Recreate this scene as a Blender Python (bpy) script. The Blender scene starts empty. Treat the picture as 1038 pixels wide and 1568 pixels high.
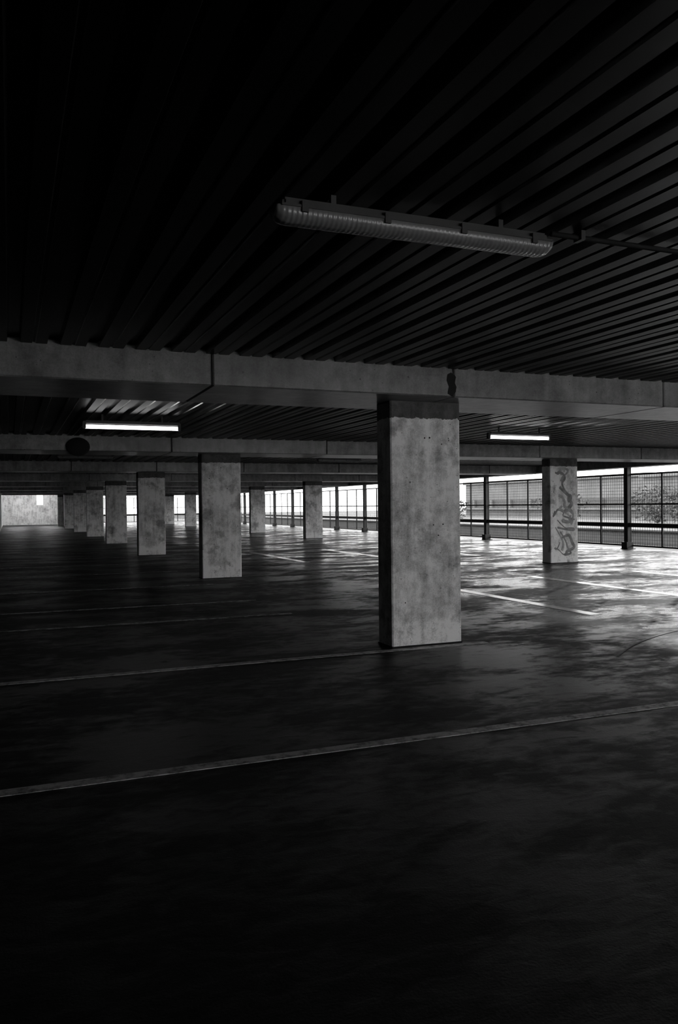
import bpy, bmesh, math, random
from mathutils import Vector, Matrix
random.seed(7)
scene = bpy.context.scene
try:
    scene.view_settings.view_transform = 'Standard'
    scene.view_settings.look = 'None'
except Exception:
    pass

# ------------------------------------------------------------------ materials
def new_mat(name):
    m = bpy.data.materials.new(name); m.use_nodes = True
    nt = m.node_tree
    return m, nt, nt.nodes, nt.links, nt.nodes['Principled BSDF']

def g(v): return (v, v, v, 1)

def simple(name, v, rough=0.6, metal=0.0, spec=0.5, var=0.25, scale=6):
    m, nt, N, L, b = new_mat(name)
    tc = N.new('ShaderNodeTexCoord')
    n = N.new('ShaderNodeTexNoise'); n.inputs['Scale'].default_value = scale; n.inputs['Detail'].default_value = 5
    L.new(tc.outputs['Object'], n.inputs['Vector'])
    r = N.new('ShaderNodeValToRGB')
    r.color_ramp.elements[0].position = .3; r.color_ramp.elements[0].color = g(v*(1-var))
    r.color_ramp.elements[1].position = .7; r.color_ramp.elements[1].color = g(v*(1+var))
    L.new(n.outputs['Fac'], r.inputs['Fac']); L.new(r.outputs['Color'], b.inputs['Base Color'])
    b.inputs['Roughness'].default_value = rough
    b.inputs['Metallic'].default_value = metal
    b.inputs['Specular IOR Level'].default_value = spec
    return m

def math_node(N, L, op, a, b=None, c=None):
    n = N.new('ShaderNodeMath'); n.operation = op
    for i, x in enumerate((a, b, c)):
        if x is None: continue
        if isinstance(x, (int, float)): n.inputs[i].default_value = x
        else: L.new(x, n.inputs[i])
    return n.outputs[0]

def concrete(name, v, rough=0.75, spec=.3, shade_z=None, bottom_band=False, pits=True, bump=.3, blot=.5):
    m, nt, N, L, b = new_mat(name)
    tc = N.new('ShaderNodeTexCoord'); P = tc.outputs['Object']
    info = N.new('ShaderNodeObjectInfo')
    add = N.new('ShaderNodeVectorMath'); add.operation = 'ADD'
    L.new(P, add.inputs[0]); 
    comb = N.new('ShaderNodeCombineXYZ')
    rr = math_node(N, L, 'MULTIPLY', info.outputs['Random'], 30.0)
    L.new(rr, comb.inputs[0]); L.new(rr, comb.inputs[1]); L.new(comb.outputs[0], add.inputs[1])
    V = add.outputs[0]
    def noise(scale, detail=6, rough_=.6, vec=V):
        n = N.new('ShaderNodeTexNoise'); n.inputs['Scale'].default_value = scale
        n.inputs['Detail'].default_value = detail; n.inputs['Roughness'].default_value = rough_
        L.new(vec, n.inputs['Vector']); return n.outputs['Fac']
    big = noise(1.6); mid = noise(9, 8, .7); fine = noise(70, 4, .7)
    st = N.new('ShaderNodeMapping'); st.inputs['Scale'].default_value = (7, 7, .9)
    L.new(V, st.inputs['Vector'])
    streak = noise(1.2, 5, .6, st.outputs['Vector'])
    s = math_node(N, L, 'MULTIPLY', big, 1.1)
    s = math_node(N, L, 'MULTIPLY_ADD', mid, 1.0, s)
    s = math_node(N, L, 'MULTIPLY_ADD', fine, .7, s)
    s = math_node(N, L, 'MULTIPLY_ADD', streak, .9, s)
    s = math_node(N, L, 'MULTIPLY_ADD', s, 1.6, -1.96)
    s = math_node(N, L, 'MAXIMUM', s, .25)
    bl = noise(2.6, 7, .62)
    ramp = N.new('ShaderNodeValToRGB')
    ramp.color_ramp.elements[0].position = .54; ramp.color_ramp.elements[0].color = g(1)
    ramp.color_ramp.elements[1].position = .64; ramp.color_ramp.elements[1].color = g(blot)
    L.new(bl, ramp.inputs['Fac'])
    s = math_node(N, L, 'MULTIPLY', s, ramp.outputs['Color'])
    if pits:
        for sc_, a_, b2 in ((5.5, .04, .07), (13, .05, .09)):
            vo = N.new('ShaderNodeTexVoronoi'); vo.inputs['Scale'].default_value = sc_
            L.new(V, vo.inputs['Vector'])
            pr = N.new('ShaderNodeValToRGB')
            pr.color_ramp.elements[0].position = a_; pr.color_ramp.elements[0].color = g(.25)
            pr.color_ramp.elements[1].position = b2; pr.color_ramp.elements[1].color = g(1)
            L.new(vo.outputs['Distance'], pr.inputs['Fac'])
            s = math_node(N, L, 'MULTIPLY', s, pr.outputs['Color'])
    sep = N.new('ShaderNodeSeparateXYZ'); L.new(P, sep.inputs[0])
    if bottom_band:
        zz = math_node(N, L, 'MULTIPLY_ADD', mid, .25, sep.outputs['Z'])
        br = N.new('ShaderNodeValToRGB')
        br.color_ramp.elements[0].position = .36; br.color_ramp.elements[0].color = g(1.35)
        br.color_ramp.elements[1].position = .42; br.color_ramp.elements[1].color = g(1)
        L.new(zz, br.inputs['Fac'])
        s = math_node(N, L, 'MULTIPLY', s, br.outputs['Color'])
    if shade_z:  # beam's shadow painted into the column colour as a ragged dark top
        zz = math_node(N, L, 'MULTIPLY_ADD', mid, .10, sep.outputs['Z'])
        c = math_node(N, L, 'GREATER_THAN', zz, shade_z + .05)
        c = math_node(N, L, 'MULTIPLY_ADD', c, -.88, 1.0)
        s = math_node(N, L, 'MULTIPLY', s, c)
    s = math_node(N, L, 'MULTIPLY', s, v)
    s = math_node(N, L, 'MINIMUM', s, .9)
    cc = N.new('ShaderNodeCombineColor')
    for i in range(3): L.new(s, cc.inputs[i])
    L.new(cc.outputs[0], b.inputs['Base Color'])
    b.inputs['Roughness'].default_value = rough
    b.inputs['Specular IOR Level'].default_value = spec
    bp = N.new('ShaderNodeBump'); bp.inputs['Strength'].default_value = bump; bp.inputs['Distance'].default_value = .02
    hh = math_node(N, L, 'MULTIPLY_ADD', fine, .3, mid)
    L.new(hh, bp.inputs['Height']); L.new(bp.outputs[0], b.inputs['Normal'])
    return m

M_col = concrete('concrete_column_mat', .74, shade_z=2.33, bottom_band=True, blot=.5)
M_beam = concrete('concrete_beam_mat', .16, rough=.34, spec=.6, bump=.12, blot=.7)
M_core = simple('joint_dark', .01, .9)
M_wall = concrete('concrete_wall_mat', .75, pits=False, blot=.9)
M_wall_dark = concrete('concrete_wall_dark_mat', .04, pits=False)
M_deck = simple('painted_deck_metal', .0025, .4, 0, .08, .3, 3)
M_deckg = simple('deck_rib_highlight', .05, .22, .6, .9, .3, 3)  # highlights put into the colour: lighter, shinier deck on stiffeners and rib slopes
M_steel = simple('dark_steel', .015, .5, .3, .4)
M_wire = simple('wire_steel', .04, .5, .5, .4)
M_paint = simple('graffiti_paint', .2, .6, 0, .3, .5, 7)
M_paint2 = simple('graffiti_paint_faded', .32, .6, 0, .3, .4, 7)

# floor
def floor_mat():
    m, nt, N, L, b = new_mat('worn_asphalt_floor')
    tc = N.new('ShaderNodeTexCoord'); P = tc.outputs['Object']
    mp = N.new('ShaderNodeMapping'); mp.inputs['Scale'].default_value = (.75, 1.4, 1); mp.inputs['Rotation'].default_value = (0, 0, .12)
    L.new(P, mp.inputs['Vector'])
    n1 = N.new('ShaderNodeTexNoise'); n1.inputs['Scale'].default_value = .8; n1.inputs['Detail'].default_value = 8; n1.inputs['Roughness'].default_value = .62; n1.inputs['Distortion'].default_value = .3
    L.new(mp.outputs[0], n1.inputs['Vector'])
    n2 = N.new('ShaderNodeTexNoise'); n2.inputs['Scale'].default_value = 6.5; n2.inputs['Detail'].default_value = 10; n2.inputs['Roughness'].default_value = .65; n2.inputs['Distortion'].default_value = .4
    L.new(mp.outputs[0], n2.inputs['Vector'])
    n3 = N.new('ShaderNodeTexNoise'); n3.inputs['Scale'].default_value = 90; n3.inputs['Detail'].default_value = 3
    L.new(P, n3.inputs['Vector'])
    s = math_node(N, L, 'MULTIPLY_ADD', n2.outputs['Fac'], .6, n1.outputs['Fac'])   # mean .8
    sep = N.new('ShaderNodeSeparateXYZ'); L.new(P, sep.inputs[0])
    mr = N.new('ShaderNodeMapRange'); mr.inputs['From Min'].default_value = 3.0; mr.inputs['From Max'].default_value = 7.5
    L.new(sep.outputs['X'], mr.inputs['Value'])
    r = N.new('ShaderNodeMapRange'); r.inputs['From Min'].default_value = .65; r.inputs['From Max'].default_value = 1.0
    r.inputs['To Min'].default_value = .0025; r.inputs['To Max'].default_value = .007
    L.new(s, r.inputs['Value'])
    amp = math_node(N, L, 'MULTIPLY_ADD', mr.outputs[0], 2.0, 1.0)  # light painted in: base colour rises to the right for the sun patches
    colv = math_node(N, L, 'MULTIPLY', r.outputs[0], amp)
    cc = N.new('ShaderNodeCombineColor')
    for i in range(3): L.new(colv, cc.inputs[i])
    L.new(cc.outputs[0], b.inputs['Base Color'])
    rr = N.new('ShaderNodeMapRange'); rr.inputs['From Min'].default_value = .72; rr.inputs['From Max'].default_value = .88
    L.new(s, rr.inputs['Value'])
    lo = math_node(N, L, 'MULTIPLY_ADD', mr.outputs[0], -.22, .45)
    hi = math_node(N, L, 'SUBTRACT', .62, lo)
    ro = math_node(N, L, 'MULTIPLY_ADD', rr.outputs[0], hi, lo)
    L.new(ro, b.inputs['Roughness'])
    sr = math_node(N, L, 'MULTIPLY_ADD', mr.outputs[0], .5, .18)
    fade = math_node(N, L, 'MULTIPLY_ADD', mr.outputs[0], -.45, -.38)
    inv = math_node(N, L, 'MULTIPLY_ADD', rr.outputs[0], fade, 1.0)
    L.new(math_node(N, L, 'MULTIPLY', sr, inv), b.inputs['Specular IOR Level'])
    bp = N.new('ShaderNodeBump'); bp.inputs['Strength'].default_value = .25; bp.inputs['Distance'].default_value = .015
    h = math_node(N, L, 'MULTIPLY_ADD', n3.outputs['Fac'], .25, n2.outputs['Fac'])
    L.new(h, bp.inputs['Height']); L.new(bp.outputs[0], b.inputs['Normal'])
    return m
M_floor = floor_mat()

def line_mat(name, hi, lo, rough=.55, spec=.5, p0=.38, p1=.54):
    m, nt, N, L, b = new_mat(name)
    tc = N.new('ShaderNodeTexCoord')
    n = N.new('ShaderNodeTexNoise'); n.inputs['Scale'].default_value = 9; n.inputs['Detail'].default_value = 9; n.inputs['Roughness'].default_value = .75
    L.new(tc.outputs['Object'], n.inputs['Vector'])
    r = N.new('ShaderNodeValToRGB')
    r.color_ramp.elements[0].position = p0; r.color_ramp.elements[0].color = g(lo)
    r.color_ramp.elements[1].position = p1; r.color_ramp.elements[1].color = g(hi)
    L.new(n.outputs['Fac'], r.inputs['Fac']); L.new(r.outputs[0], b.inputs['Base Color'])
    b.inputs['Roughness'].default_value = rough
    b.inputs['Specular IOR Level'].default_value = spec
    return m
M_line = line_mat('worn_line_paint', .5, .07)
M_line3 = line_mat('very_worn_line_paint', .4, .02, p0=.44, p1=.6)
M_line2 = line_mat('sunlit_line_paint', .95, .8, .22, .9)  # near-white copy of the line paint, sunlight held in the colour
M_tyremark = line_mat('tyre_mark', .025, .008)

def emit_mat(name, e):
    m, nt, N, L, b = new_mat(name)
    b.inputs['Base Color'].default_value = g(.8)
    b.inputs['Emission Color'].default_value = g(1)
    b.inputs['Emission Strength'].default_value = e
    return m
def diffuser_mat():
    m, nt, N, L, b = new_mat('diffuser_unlit')
    b.inputs['Base Color'].default_value = g(.2)
    b.inputs['Roughness'].default_value = .25
    tc = N.new('ShaderNodeTexCoord')
    w = N.new('ShaderNodeTexWave'); w.bands_direction = 'X'; w.inputs['Scale'].default_value = 14
    L.new(tc.outputs['Object'], w.inputs['Vector'])
    w2 = N.new('ShaderNodeTexWave'); w2.bands_direction = 'Y'; w2.inputs['Scale'].default_value = 9
    L.new(tc.outputs['Object'], w2.inputs['Vector'])
    s = math_node(N, L, 'ADD', w.outputs['Fac'], w2.outputs['Fac'])
    bp = N.new('ShaderNodeBump'); bp.inputs['Strength'].default_value = .3; bp.inputs['Distance'].default_value = .004
    L.new(s, bp.inputs['Height']); L.new(bp.outputs[0], b.inputs['Normal'])
    return m
M_diff = diffuser_mat(); M_lit = emit_mat('lit_tube', 6); M_wall_fill = emit_mat('far_wall_fill_tube', 110)  # the brightest tube serves only the added far-wall lamps
M_body = simple('fixture_body', .05, .45)

# ------------------------------------------------------------------ mesh helpers
def box(bm, x0, x1, y0, y1, z0, z1, mi=0):
    vs = [bm.verts.new((x, y, z)) for x in (x0, x1) for y in (y0, y1) for z in (z0, z1)]
    fs = [(0,1,3,2),(4,6,7,5),(0,4,5,1),(2,3,7,6),(0,2,6,4),(1,5,7,3)]
    out = []
    for f in fs:
        fc = bm.faces.new([vs[i] for i in f]); fc.material_index = mi; out.append(fc)
    return out

def cyl(bm, p0, p1, r, n=12, mi=0, r1=None):
    p0 = Vector(p0); p1 = Vector(p1); d = (p1-p0).normalized()
    a = d.orthogonal().normalized(); b_ = d.cross(a)
    r1 = r if r1 is None else r1
    A = [bm.verts.new(p0 + r*(a*math.cos(t)+b_*math.sin(t))) for t in [2*math.pi*i/n for i in range(n)]]
    B = [bm.verts.new(p1 + r1*(a*math.cos(t)+b_*math.sin(t))) for t in [2*math.pi*i/n for i in range(n)]]
    for i in range(n):
        f = bm.faces.new((A[i], A[(i+1)%n], B[(i+1)%n], B[i])); f.material_index = mi; f.smooth = True
    f = bm.faces.new(A[::-1]); f.material_index = mi
    f = bm.faces.new(B); f.material_index = mi

def mkobj(name, bm, mats, loc=(0,0,0), parent=None, bevel=0, recalc=True):
    if recalc: bmesh.ops.recalc_face_normals(bm, faces=bm.faces)
    me = bpy.data.meshes.new(name); bm.to_mesh(me); bm.free()
    for m in mats: me.materials.append(m)
    o = bpy.data.objects.new(name, me); scene.collection.objects.link(o); o.location = loc
    if parent: o.parent = parent
    if bevel:
        md = o.modifiers.new('bevel', 'BEVEL'); md.width = bevel; md.segments = 2; md.limit_method = 'ANGLE'
    return o

def empty(name, loc=(0,0,0)):
    e = bpy.data.objects.new(name, None); e.location = loc; scene.collection.objects.link(e); return e

XL, XR = -8.0, 18.0
YB, YF = -6.0, 76.0
DECK = 2.775; SOF = 2.50
COLX = [3.57 - 8.43, 3.57, 12.0]
COLY = [7.35 + 8.65*k for k in range(-1, 8)]

# ------------------------------------------------------------------ floor
bm = bmesh.new(); box(bm, XL, XR+.1, YB, YF+.1, -.25, 0); mkobj('floor', bm, [M_floor])

# ------------------------------------------------------------------ ceiling
bm = bmesh.new()
prof = []
x = XL
while x < XR:
    prof += [(x, 0), (x+.085, 0), (x+.092, .012), (x+.108, .012), (x+.115, 0), (x+.2, 0), (x+.212, .055), (x+.288, .055)]
    x += .3
prof = [(a, DECK+b_) for a, b_ in prof if a <= XR]
va = [bm.verts.new((a, YB, z)) for a, z in prof]; vb = [bm.verts.new((a, YF, z)) for a, z in prof]
for i in range(len(prof)-1):
    f_ = bm.faces.new((va[i], vb[i], vb[i+1], va[i+1]))
    if i % 8 in (1, 3, 5, 7): f_.material_index = 1
box(bm, XL, XR+.1, YB, YF+.1, DECK+.06, DECK+.25)
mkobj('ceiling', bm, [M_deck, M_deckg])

# ------------------------------------------------------------------ beams
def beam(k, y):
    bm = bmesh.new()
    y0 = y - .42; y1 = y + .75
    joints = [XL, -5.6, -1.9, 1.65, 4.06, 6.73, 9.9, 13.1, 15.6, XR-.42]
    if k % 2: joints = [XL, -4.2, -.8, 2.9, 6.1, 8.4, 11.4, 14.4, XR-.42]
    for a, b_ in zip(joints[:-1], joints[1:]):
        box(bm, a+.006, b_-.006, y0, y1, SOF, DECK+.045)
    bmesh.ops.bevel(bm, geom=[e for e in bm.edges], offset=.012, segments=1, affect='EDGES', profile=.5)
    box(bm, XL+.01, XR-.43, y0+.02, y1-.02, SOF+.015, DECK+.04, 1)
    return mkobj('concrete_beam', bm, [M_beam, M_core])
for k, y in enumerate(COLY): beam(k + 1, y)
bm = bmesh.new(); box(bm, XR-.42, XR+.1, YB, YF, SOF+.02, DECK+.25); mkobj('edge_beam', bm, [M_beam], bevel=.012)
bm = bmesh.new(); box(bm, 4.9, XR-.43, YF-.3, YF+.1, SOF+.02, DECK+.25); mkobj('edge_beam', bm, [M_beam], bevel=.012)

bm = bmesh.new()
pts = [(3.99,2.72),(4.03,2.74),(4.06,2.72),(4.085,2.70),(4.07,2.64),(4.09,2.60),(4.08,2.55),(4.04,2.505),(3.99,2.53),(4.005,2.6),(3.98,2.66)]
A = [bm.verts.new((a, 6.926, b_)) for a, b_ in pts]; B = [bm.verts.new((a, 6.935, b_)) for a, b_ in pts]
bm.faces.new(A)
for i in range(len(pts)): bm.faces.new((A[i], A[(i+1)%len(pts)], B[(i+1)%len(pts)], B[i]))
mkobj('beam_spall', bm, [M_core])
e = empty('dark_dome', (1.18, 15.50, 2.57))  # dark rounded blob on the second beam's face, modelled as a dome
bm = bmesh.new(); rings = []
for j in range(7):
    a = j/6*math.pi/2
    rings.append([bm.verts.new((.21*math.cos(a)*math.cos(t), -.09*math.sin(a), .17*math.cos(a)*math.sin(t))) for t in [2*math.pi*i/28 for i in range(28)]] if j < 6 else [bm.verts.new((0,-.09,0))])
for j in range(5):
    for i in range(28):
        f = bm.faces.new((rings[j][i], rings[j][(i+1)%28], rings[j+1][(i+1)%28], rings[j+1][i])); f.smooth = True
for i in range(28): bm.faces.new((rings[5][i], rings[5][(i+1)%28], rings[6][0]))
bm.faces.new(rings[0][::-1])
mkobj('dome', bm, [M_core], parent=e)
bm = bmesh.new(); cyl(bm, (0,.0,.05), (0,.08,.05), .02); mkobj('bracket', bm, [M_core], parent=e)

# ------------------------------------------------------------------ columns
def column(x, y):
    W, D = .805, .335
    bm = bmesh.new(); c = .014
    pts = [(c,0),(W-c,0),(W,c),(W,D-c),(W-c,D),(c,D),(0,D-c),(0,c)]
    rings = [[bm.verts.new((px - W/2, py - D/2, z)) for px, py in pts] for z in (0, .6, 1.2, 1.8, SOF)]
    for r0, r1 in zip(rings[:-1], rings[1:]):
        for i in range(8): bm.faces.new((r0[i], r0[(i+1)%8], r1[(i+1)%8], r1[i]))
    bm.faces.new(rings[0][::-1]); bm.faces.new(rings[-1])
    for _ in range(9):
        qx = random.uniform(-.35, .35); qz = random.uniform(.2, 2.25)
        cyl(bm, (qx, -D/2-.001, qz), (qx, -D/2+.01, qz), random.uniform(.004, .011), 8, 1)
    box(bm, -W/2-.004, W/2+.004, -D/2-.004, D/2+.004, 0, .012, 1)
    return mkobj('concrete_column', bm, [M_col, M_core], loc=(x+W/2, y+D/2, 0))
cols = {}
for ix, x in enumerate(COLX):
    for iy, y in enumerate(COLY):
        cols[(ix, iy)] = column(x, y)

gc = cols[(2, 2)]
def stroke(pts, r, mat, off):
    cu = bpy.data.curves.new('tag', 'CURVE'); cu.dimensions = '3D'; cu.bevel_depth = r; cu.resolution_u = 8
    sp = cu.splines.new('NURBS'); sp.points.add(len(pts)-1); sp.order_u = 3; sp.use_endpoint_u = True
    for p, q in zip(sp.points, pts):
        p.co = (max(-.36, min(.36, q[0])), 0, q[1], 1); p.radius = random.uniform(.5, 1.3)
    o = bpy.data.objects.new('graffiti_stroke', cu); scene.collection.objects.link(o)
    cu.materials.append(mat); o.parent = gc; o.location = (0, -.168-off, 0); o.scale = (1, .05, 1)
    return o
R_ = random.Random(21)
z = 2.18
while z > .35:
    px, pz = R_.uniform(-.3, -.05), z
    pts = [(px, pz)]
    for i in range(R_.randint(4, 8)):
        px += R_.uniform(-.12, .24); pz += R_.uniform(-.22, .14)
        if px > .34: px = R_.uniform(-.25, .1)
        pts.append((px, max(.2, min(2.28, pz))))
    stroke(pts, R_.uniform(.018, .045), M_paint if R_.random() < .6 else M_paint2, R_.uniform(0, .001))
    z -= R_.uniform(.1, .26)

# ------------------------------------------------------------------ walls
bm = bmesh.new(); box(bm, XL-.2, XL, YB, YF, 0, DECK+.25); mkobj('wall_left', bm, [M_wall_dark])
bm = bmesh.new(); box(bm, XL-.2, 3.0, YB-.2, YB, 0, DECK+.25); box(bm, 3.0, XR+.1, YB-.2, YB, SOF, DECK+.25); box(bm, 14, XR+.1, YB-.2, YB, 0, SOF); mkobj('wall_back_light_gap', bm, [M_wall_dark])  # unseen; opening shaped to light the column fronts from behind the camera
bm = bmesh.new(); box(bm, XR-.1, XR+.1, YB, 3.6, 0, SOF+.02); mkobj('wall_right_light_block', bm, [M_wall_dark])  # unseen wall added to keep side light off the near floor and ceiling
bm = bmesh.new()
wx0, wx1, wz0, wz1 = 2.25, 2.75, 1.75, 2.6
box(bm, XL, wx0, YF-.2, YF, 0, DECK+.05); box(bm, wx1, 5.0, YF-.2, YF, 0, DECK+.05)
box(bm, wx0, wx1, YF-.2, YF, 0, wz0); box(bm, wx0, wx1, YF-.2, YF, wz1, DECK+.05)
mkobj('wall_far', bm, [M_wall])
bm = bmesh.new(); box(bm, -1.0, -.55, 36, YF-.2, 0, DECK); mkobj('wall_partition', bm, [M_wall])
bm = bmesh.new(); box(bm, 4.0, 5.6, 62, 62.3, 0, SOF); box(bm, 4.0, 4.3, 62.3, 68, 0, SOF); mkobj('wall_stair', bm, [M_wall])

# ------------------------------------------------------------------ fences
def fence(name, length, origin, rotz, step=4.0):
    bm = bmesh.new()
    n = int(length/step)
    T = SOF + .018
    for i in range(n+1):
        p = i*step
        box(bm, p-.08, p+.08, -.08, -.06, 0, T)
        box(bm, p-.08, p+.08, .05, .07, 0, T)
        box(bm, p-.07, p+.07, -.06, .05, 0, T)
        box(bm, p-.16, p+.16, -.16, .16, 0, .02)
        box(bm, p-.12, p+.12, -.15, .1, .02, .22)
        for sx in (-.12, .12):
            cyl(bm, (p+sx, -.12, .02), (p+sx, -.12, .05), .015, 6)
    L_ = n*step
    box(bm, 0, L_, -.05, .05, .68, .81)
    box(bm, 0, L_, .07, .11, 2.28, 2.33)
    box(bm, 0, L_, .07, .11, 1.36, 1.41)
    box(bm, 0, L_, .07, .11, .08, .13)
    q = step/3
    i = 0
    while i*q <= L_:
        box(bm, i*q-.025, i*q+.025, .07, .11, .08, 2.33); i += 1
    p = 0
    while p < L_:
        box(bm, p-.005, p+.005, .112, .118, .1, 2.31, 1); p += .1
    zz = .2
    while zz < 2.3:
        box(bm, 0, L_, .119, .125, zz-.005, zz+.005, 1); zz += .1
    o = mkobj(name, bm, [M_steel, M_wire], loc=origin); o.rotation_euler = (0, 0, rotz)
    return o
fence('perimeter_fence', 71, (17.75, 75.8, 0), -math.pi/2)
fence('perimeter_fence', 12, (5.3, YF-.12, 0), 0)

# ------------------------------------------------------------------ parking lines
def line(x0, x1, y0, y1, m=None):
    bm = bmesh.new(); box(bm, x0, x1, y0, y1, 0.0, .003); mkobj('parking_line', bm, [m or M_line])
for y in (-1.3, 1.6, 4.40, 7.18, 10.25, 11.95, 14.8, 18.2, 21.1, 24, 26.9, 29.8):
    line(-1.5, 5.6 if y < 5 else (4.6 if y < 8 else 3.5), y, y+.1, M_line if y < 8 else M_line3)
for x in (7.0, 9.55, 12.1, 14.65):
    line(x-.09, x+.09, 8.4, 13.4, M_line2)
    line(x-.09, x+.09, 19.4, 24.4, M_line2)

def arc(cx_, cy_, r, a0, a1, w_):
    bm = bmesh.new(); n = 40; prev = None
    for i in range(n+1):
        a = math.radians(a0 + (a1-a0)*i/n)
        p = [bm.verts.new((cx_+rr*math.cos(a), cy_+rr*math.sin(a), .004)) for rr in (r, r+w_)]
        if prev: bm.faces.new((prev[0], prev[1], p[1], p[0]))
        prev = p
    mkobj('tyre_mark', bm, [M_tyremark])
for r in (3.6, 3.72, 5.0): arc(8.5, 2.2, r, 40, 130, .03)
for r in (.9, .96): arc(6.9, 14.0, r, -60, 150, .04)

# ------------------------------------------------------------------ light fittings
def fitting(x, y, lit, length=1.3, drop=0.03):
    e = empty('fluorescent_or_fill_light', (x, y, DECK-drop))
    bm = bmesh.new()
    box(bm, -length/2+.03, length/2-.03, -.05, .05, -.055, -.012)
    bmesh.ops.bevel(bm, geom=list(bm.edges), offset=.012, segments=2, affect='EDGES')
    for sx in (-.42, .42):
        box(bm, sx-.012, sx+.012, -.012, .012, -.015, drop-.001)
    mkobj('housing', bm, [M_body], parent=e)
    if lit:
        bm = bmesh.new(); cyl(bm, (-length/2+.03, 0, -.098), (length/2-.03, 0, -.098), .028, 16)
        mkobj('tube', bm, [M_wall_fill if lit == 2 else M_lit], parent=e)
        bm = bmesh.new()
        for s in (-1, 1):
            a = s*length/2; box(bm, min(a, a-s*.045), max(a, a-s*.045), -.04, .04, -.135, -.02)
        bmesh.ops.bevel(bm, geom=list(bm.edges), offset=.01, segments=2, affect='EDGES')
        mkobj('end_caps', bm, [M_body], parent=e)
        return e
    bm = bmesh.new()
    rings = []
    ns = 14
    xs = [-length/2, -length/2+.008, -length/2+.025, -length/2+.055, length/2-.055, length/2-.025, length/2-.008, length/2]
    sc = [.35, .68, .9, 1, 1, .9, .68, .35]
    for xx, s in zip(xs, sc):
        ring = []
        for i in range(ns+1):
            t = math.pi*i/ns
            cy = math.copysign(abs(math.cos(t))**.75, math.cos(t))*.062*(.6+.4*s)
            cz = -.05 - (math.sin(t)**.8)*.062*s
            ring.append(bm.verts.new((xx, cy, cz)))
        rings.append(ring)
    for r0, r1 in zip(rings[:-1], rings[1:]):
        for i in range(ns):
            f = bm.faces.new((r0[i], r0[i+1], r1[i+1], r1[i])); f.smooth = True
        f = bm.faces.new((r0[0], r1[0], r1[-1], r0[-1]))
    bm.faces.new(rings[0]); bm.faces.new(rings[-1][::-1])
    mkobj('diffuser', bm, [M_diff], parent=e)
    bm = bmesh.new()
    box(bm, -length/2+.02, length/2-.02, -.067, .067, -.056, -.046)
    for i in range(4):
        px = -length/2+.12 + i*(length-.24)/3
        for s in (-1, 1):
            box(bm, px-.014, px+.014, s*.066-.006, s*.066+.006, -.075, -.03)
            box(bm, px-.01, px+.01, s*.06-.01, s*.06+.01, -.034, -.028)
    mkobj('clips', bm, [M_body], parent=e)
    return e
fitting(1.72, 3.22, False, 1.38, .035)
fitting(1.66, 11.9, True, 1.38, .08)
fitting(8.28, 11.9, True, 1.3, .08)
for yy in (20.5, 29.2, 37.8, 46.5):
    fitting(1.73, yy, False); fitting(8.4, yy, False)
for xx in (.6, 3.2):
    for yy in (70.5, 73.2): fitting(xx, yy, 2, 1.3, .04)  # added tubes hidden behind the beams, only to brighten the far wall

bm = bmesh.new()
cyl(bm, (2.43, 3.22, DECK-.03), (17.4, 3.22, DECK-.03), .013, 10)
xx = 2.6
while xx < 17:
    box(bm, xx-.012, xx+.012, 3.19, 3.25, DECK-.047, DECK-.001); xx += .9
mkobj('electrical_conduit', bm, [M_body])

# ------------------------------------------------------------------ outside
M_ground = simple('street_ground', .07, .9, var=.4, scale=.3)
M_fac = simple('pale_render', .12, .8, var=.2, scale=.5)
M_fac2 = simple('facade_dark_band', .05, .6)  # darker bands between the facade slabs
M_leaf = simple('foliage', .06, .9, var=.5, scale=3)
M_bark = simple('bark', .05, .9)
bm = bmesh.new(); box(bm, XR+.11, 160, -80, 200, -.6, -.15); box(bm, -60, XR+.11, YF+.11, 200, -.6, -.15); mkobj('ground', bm, [M_ground])
bm = bmesh.new(); box(bm, 22, 22.3, -30, 120, -.15, .35); box(bm, 21.9, 22.4, -30, 120, .35, .42); mkobj('kerb_wall', bm, [M_fac], bevel=.02)

def building(x0, x1, y0, y1, h):
    bm = bmesh.new(); box(bm, x0, x1, y0, y1, -.15, h)
    z = .9
    while z < h-1:
        box(bm, x0-.05, x0+.1, y0+.5, y1-.5, z, z+1.0, 1)
        box(bm, x0-.5, x0+.1, y0-.2, y1+.2, z-.25, z, 0)
        y = y0+2
        while y < y1-1:
            box(bm, x0-.3, x0+.1, y, y+.35, z, z+1.0, 0); y += 4.2
        z += 2.2
    box(bm, x0-.3, x1+.3, y0-.3, y1+.3, h, h+.35)
    mkobj('building', bm, [M_fac, M_fac2])
building(52, 66, 26, 56, 3.6)
building(58, 70, 62, 96, 4.0)
building(56, 66, -12, 16, 3)

def shrub(x, y, r, h):
    bm = bmesh.new()
    for i in range(6):
        t = i*1.05; cyl(bm, (0,0,0), (math.cos(t)*r*.5, math.sin(t)*r*.5, h*.7), .03, 5, 1, .01)
    for i in range(1400):
        u = Vector((random.gauss(0,1), random.gauss(0,1), random.gauss(0,1))).normalized()*random.uniform(.4,1)
        c = Vector((u.x*r*(1+.25*math.sin(5*u.z)), u.y*r, h*.5+u.z*h*.5))
        n = Vector((random.gauss(0,1), random.gauss(0,1), random.gauss(0,1))).normalized(); a = n.orthogonal().normalized(); b_ = n.cross(a)
        s = random.uniform(.06, .15)
        bm.faces.new([bm.verts.new(c+a*s), bm.verts.new(c+b_*s*.6), bm.verts.new(c-a*s), bm.verts.new(c-b_*s*.6)])
    mkobj('shrub', bm, [M_leaf, M_bark], loc=(x, y, -.15), recalc=False)
shrub(36, 34.5, 1.8, 2.6); shrub(40, 36, 2.2, 2.8); shrub(44, 46, 2.2, 3.0); shrub(40, 52, 2, 2.6); shrub(38, 66, 2, 2.3)

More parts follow.
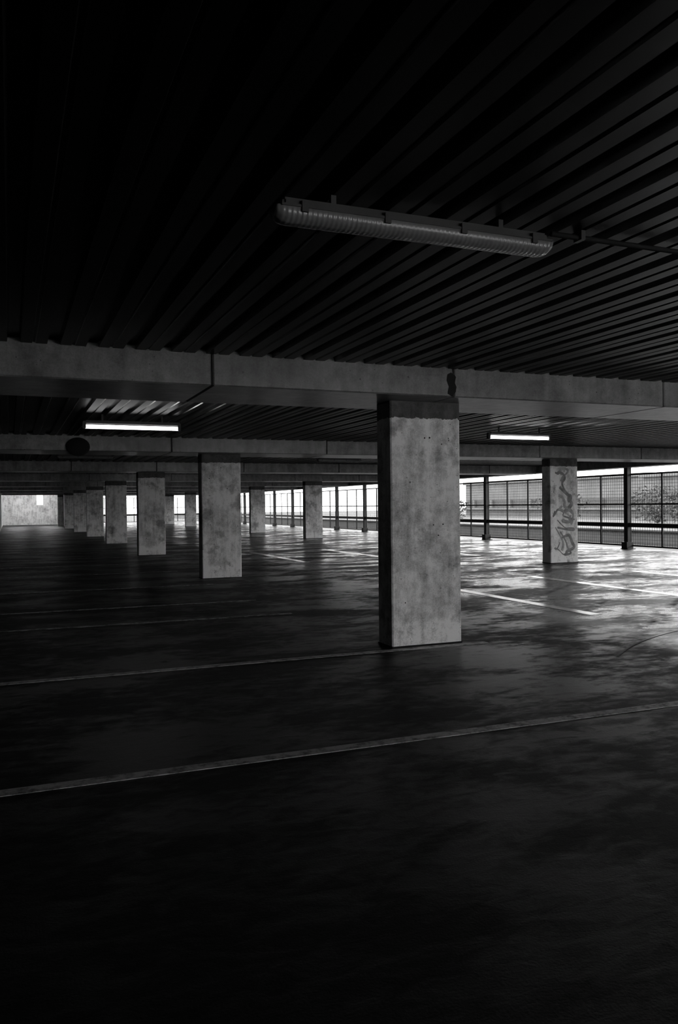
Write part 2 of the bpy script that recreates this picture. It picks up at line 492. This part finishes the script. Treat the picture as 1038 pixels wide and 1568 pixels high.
# ------------------------------------------------------------------ world and sun
w = bpy.data.worlds.new('overcast_sky'); scene.world = w; w.use_nodes = True
N = w.node_tree.nodes; L = w.node_tree.links
bg = N['Background']
sky = N.new('ShaderNodeTexSky'); sky.sky_type = 'HOSEK_WILKIE'; sky.turbidity = 9; sky.ground_albedo = .4
sky.sun_direction = Vector((.5, -.5, .7)).normalized()
bw = N.new('ShaderNodeRGBToBW'); L.new(sky.outputs[0], bw.inputs[0])
mul = N.new('ShaderNodeMath'); mul.operation = 'MULTIPLY_ADD'; mul.inputs[1].default_value = .5; mul.inputs[2].default_value = .8
L.new(bw.outputs[0], mul.inputs[0]); L.new(mul.outputs[0], bg.inputs['Color'])
bg.inputs['Strength'].default_value = 6.5

sd = bpy.data.lights.new('sun', 'SUN'); sd.energy = 2.0; sd.angle = math.radians(.6)
so = bpy.data.objects.new('sun', sd); scene.collection.objects.link(so)
az = math.radians(52); el = math.radians(9.5)
todir = Vector((math.sin(az)*math.cos(el), math.cos(az)*math.cos(el), math.sin(el)))
so.rotation_euler = todir.to_track_quat('Z', 'Y').to_euler(); so.location = (40, 30, 20)

# ------------------------------------------------------------------ camera
f = 1237.0
yaw = math.radians(22.2); roll = math.radians(.6); pitch = math.atan(10.5/f)
F0 = Vector((math.sin(yaw), math.cos(yaw), 0)); R0 = Vector((math.cos(yaw), -math.sin(yaw), 0))
F = (F0*math.cos(pitch) + Vector((0,0,-1))*math.sin(pitch)).normalized()
U0 = R0.cross(F).normalized()
R = R0*math.cos(roll) - U0*math.sin(roll); U = R0*math.sin(roll) + U0*math.cos(roll)
cam = bpy.data.cameras.new('camera'); co = bpy.data.objects.new('camera', cam); scene.collection.objects.link(co)
mw = Matrix((( R.x, U.x, -F.x, 0), (R.y, U.y, -F.y, 0), (R.z, U.z, -F.z, 1.45), (0,0,0,1)))
co.matrix_world = mw
cam.sensor_fit = 'VERTICAL'; cam.sensor_height = 36; cam.lens = f/1568*36
cam.clip_end = 500; cam.clip_start = .05
scene.camera = co
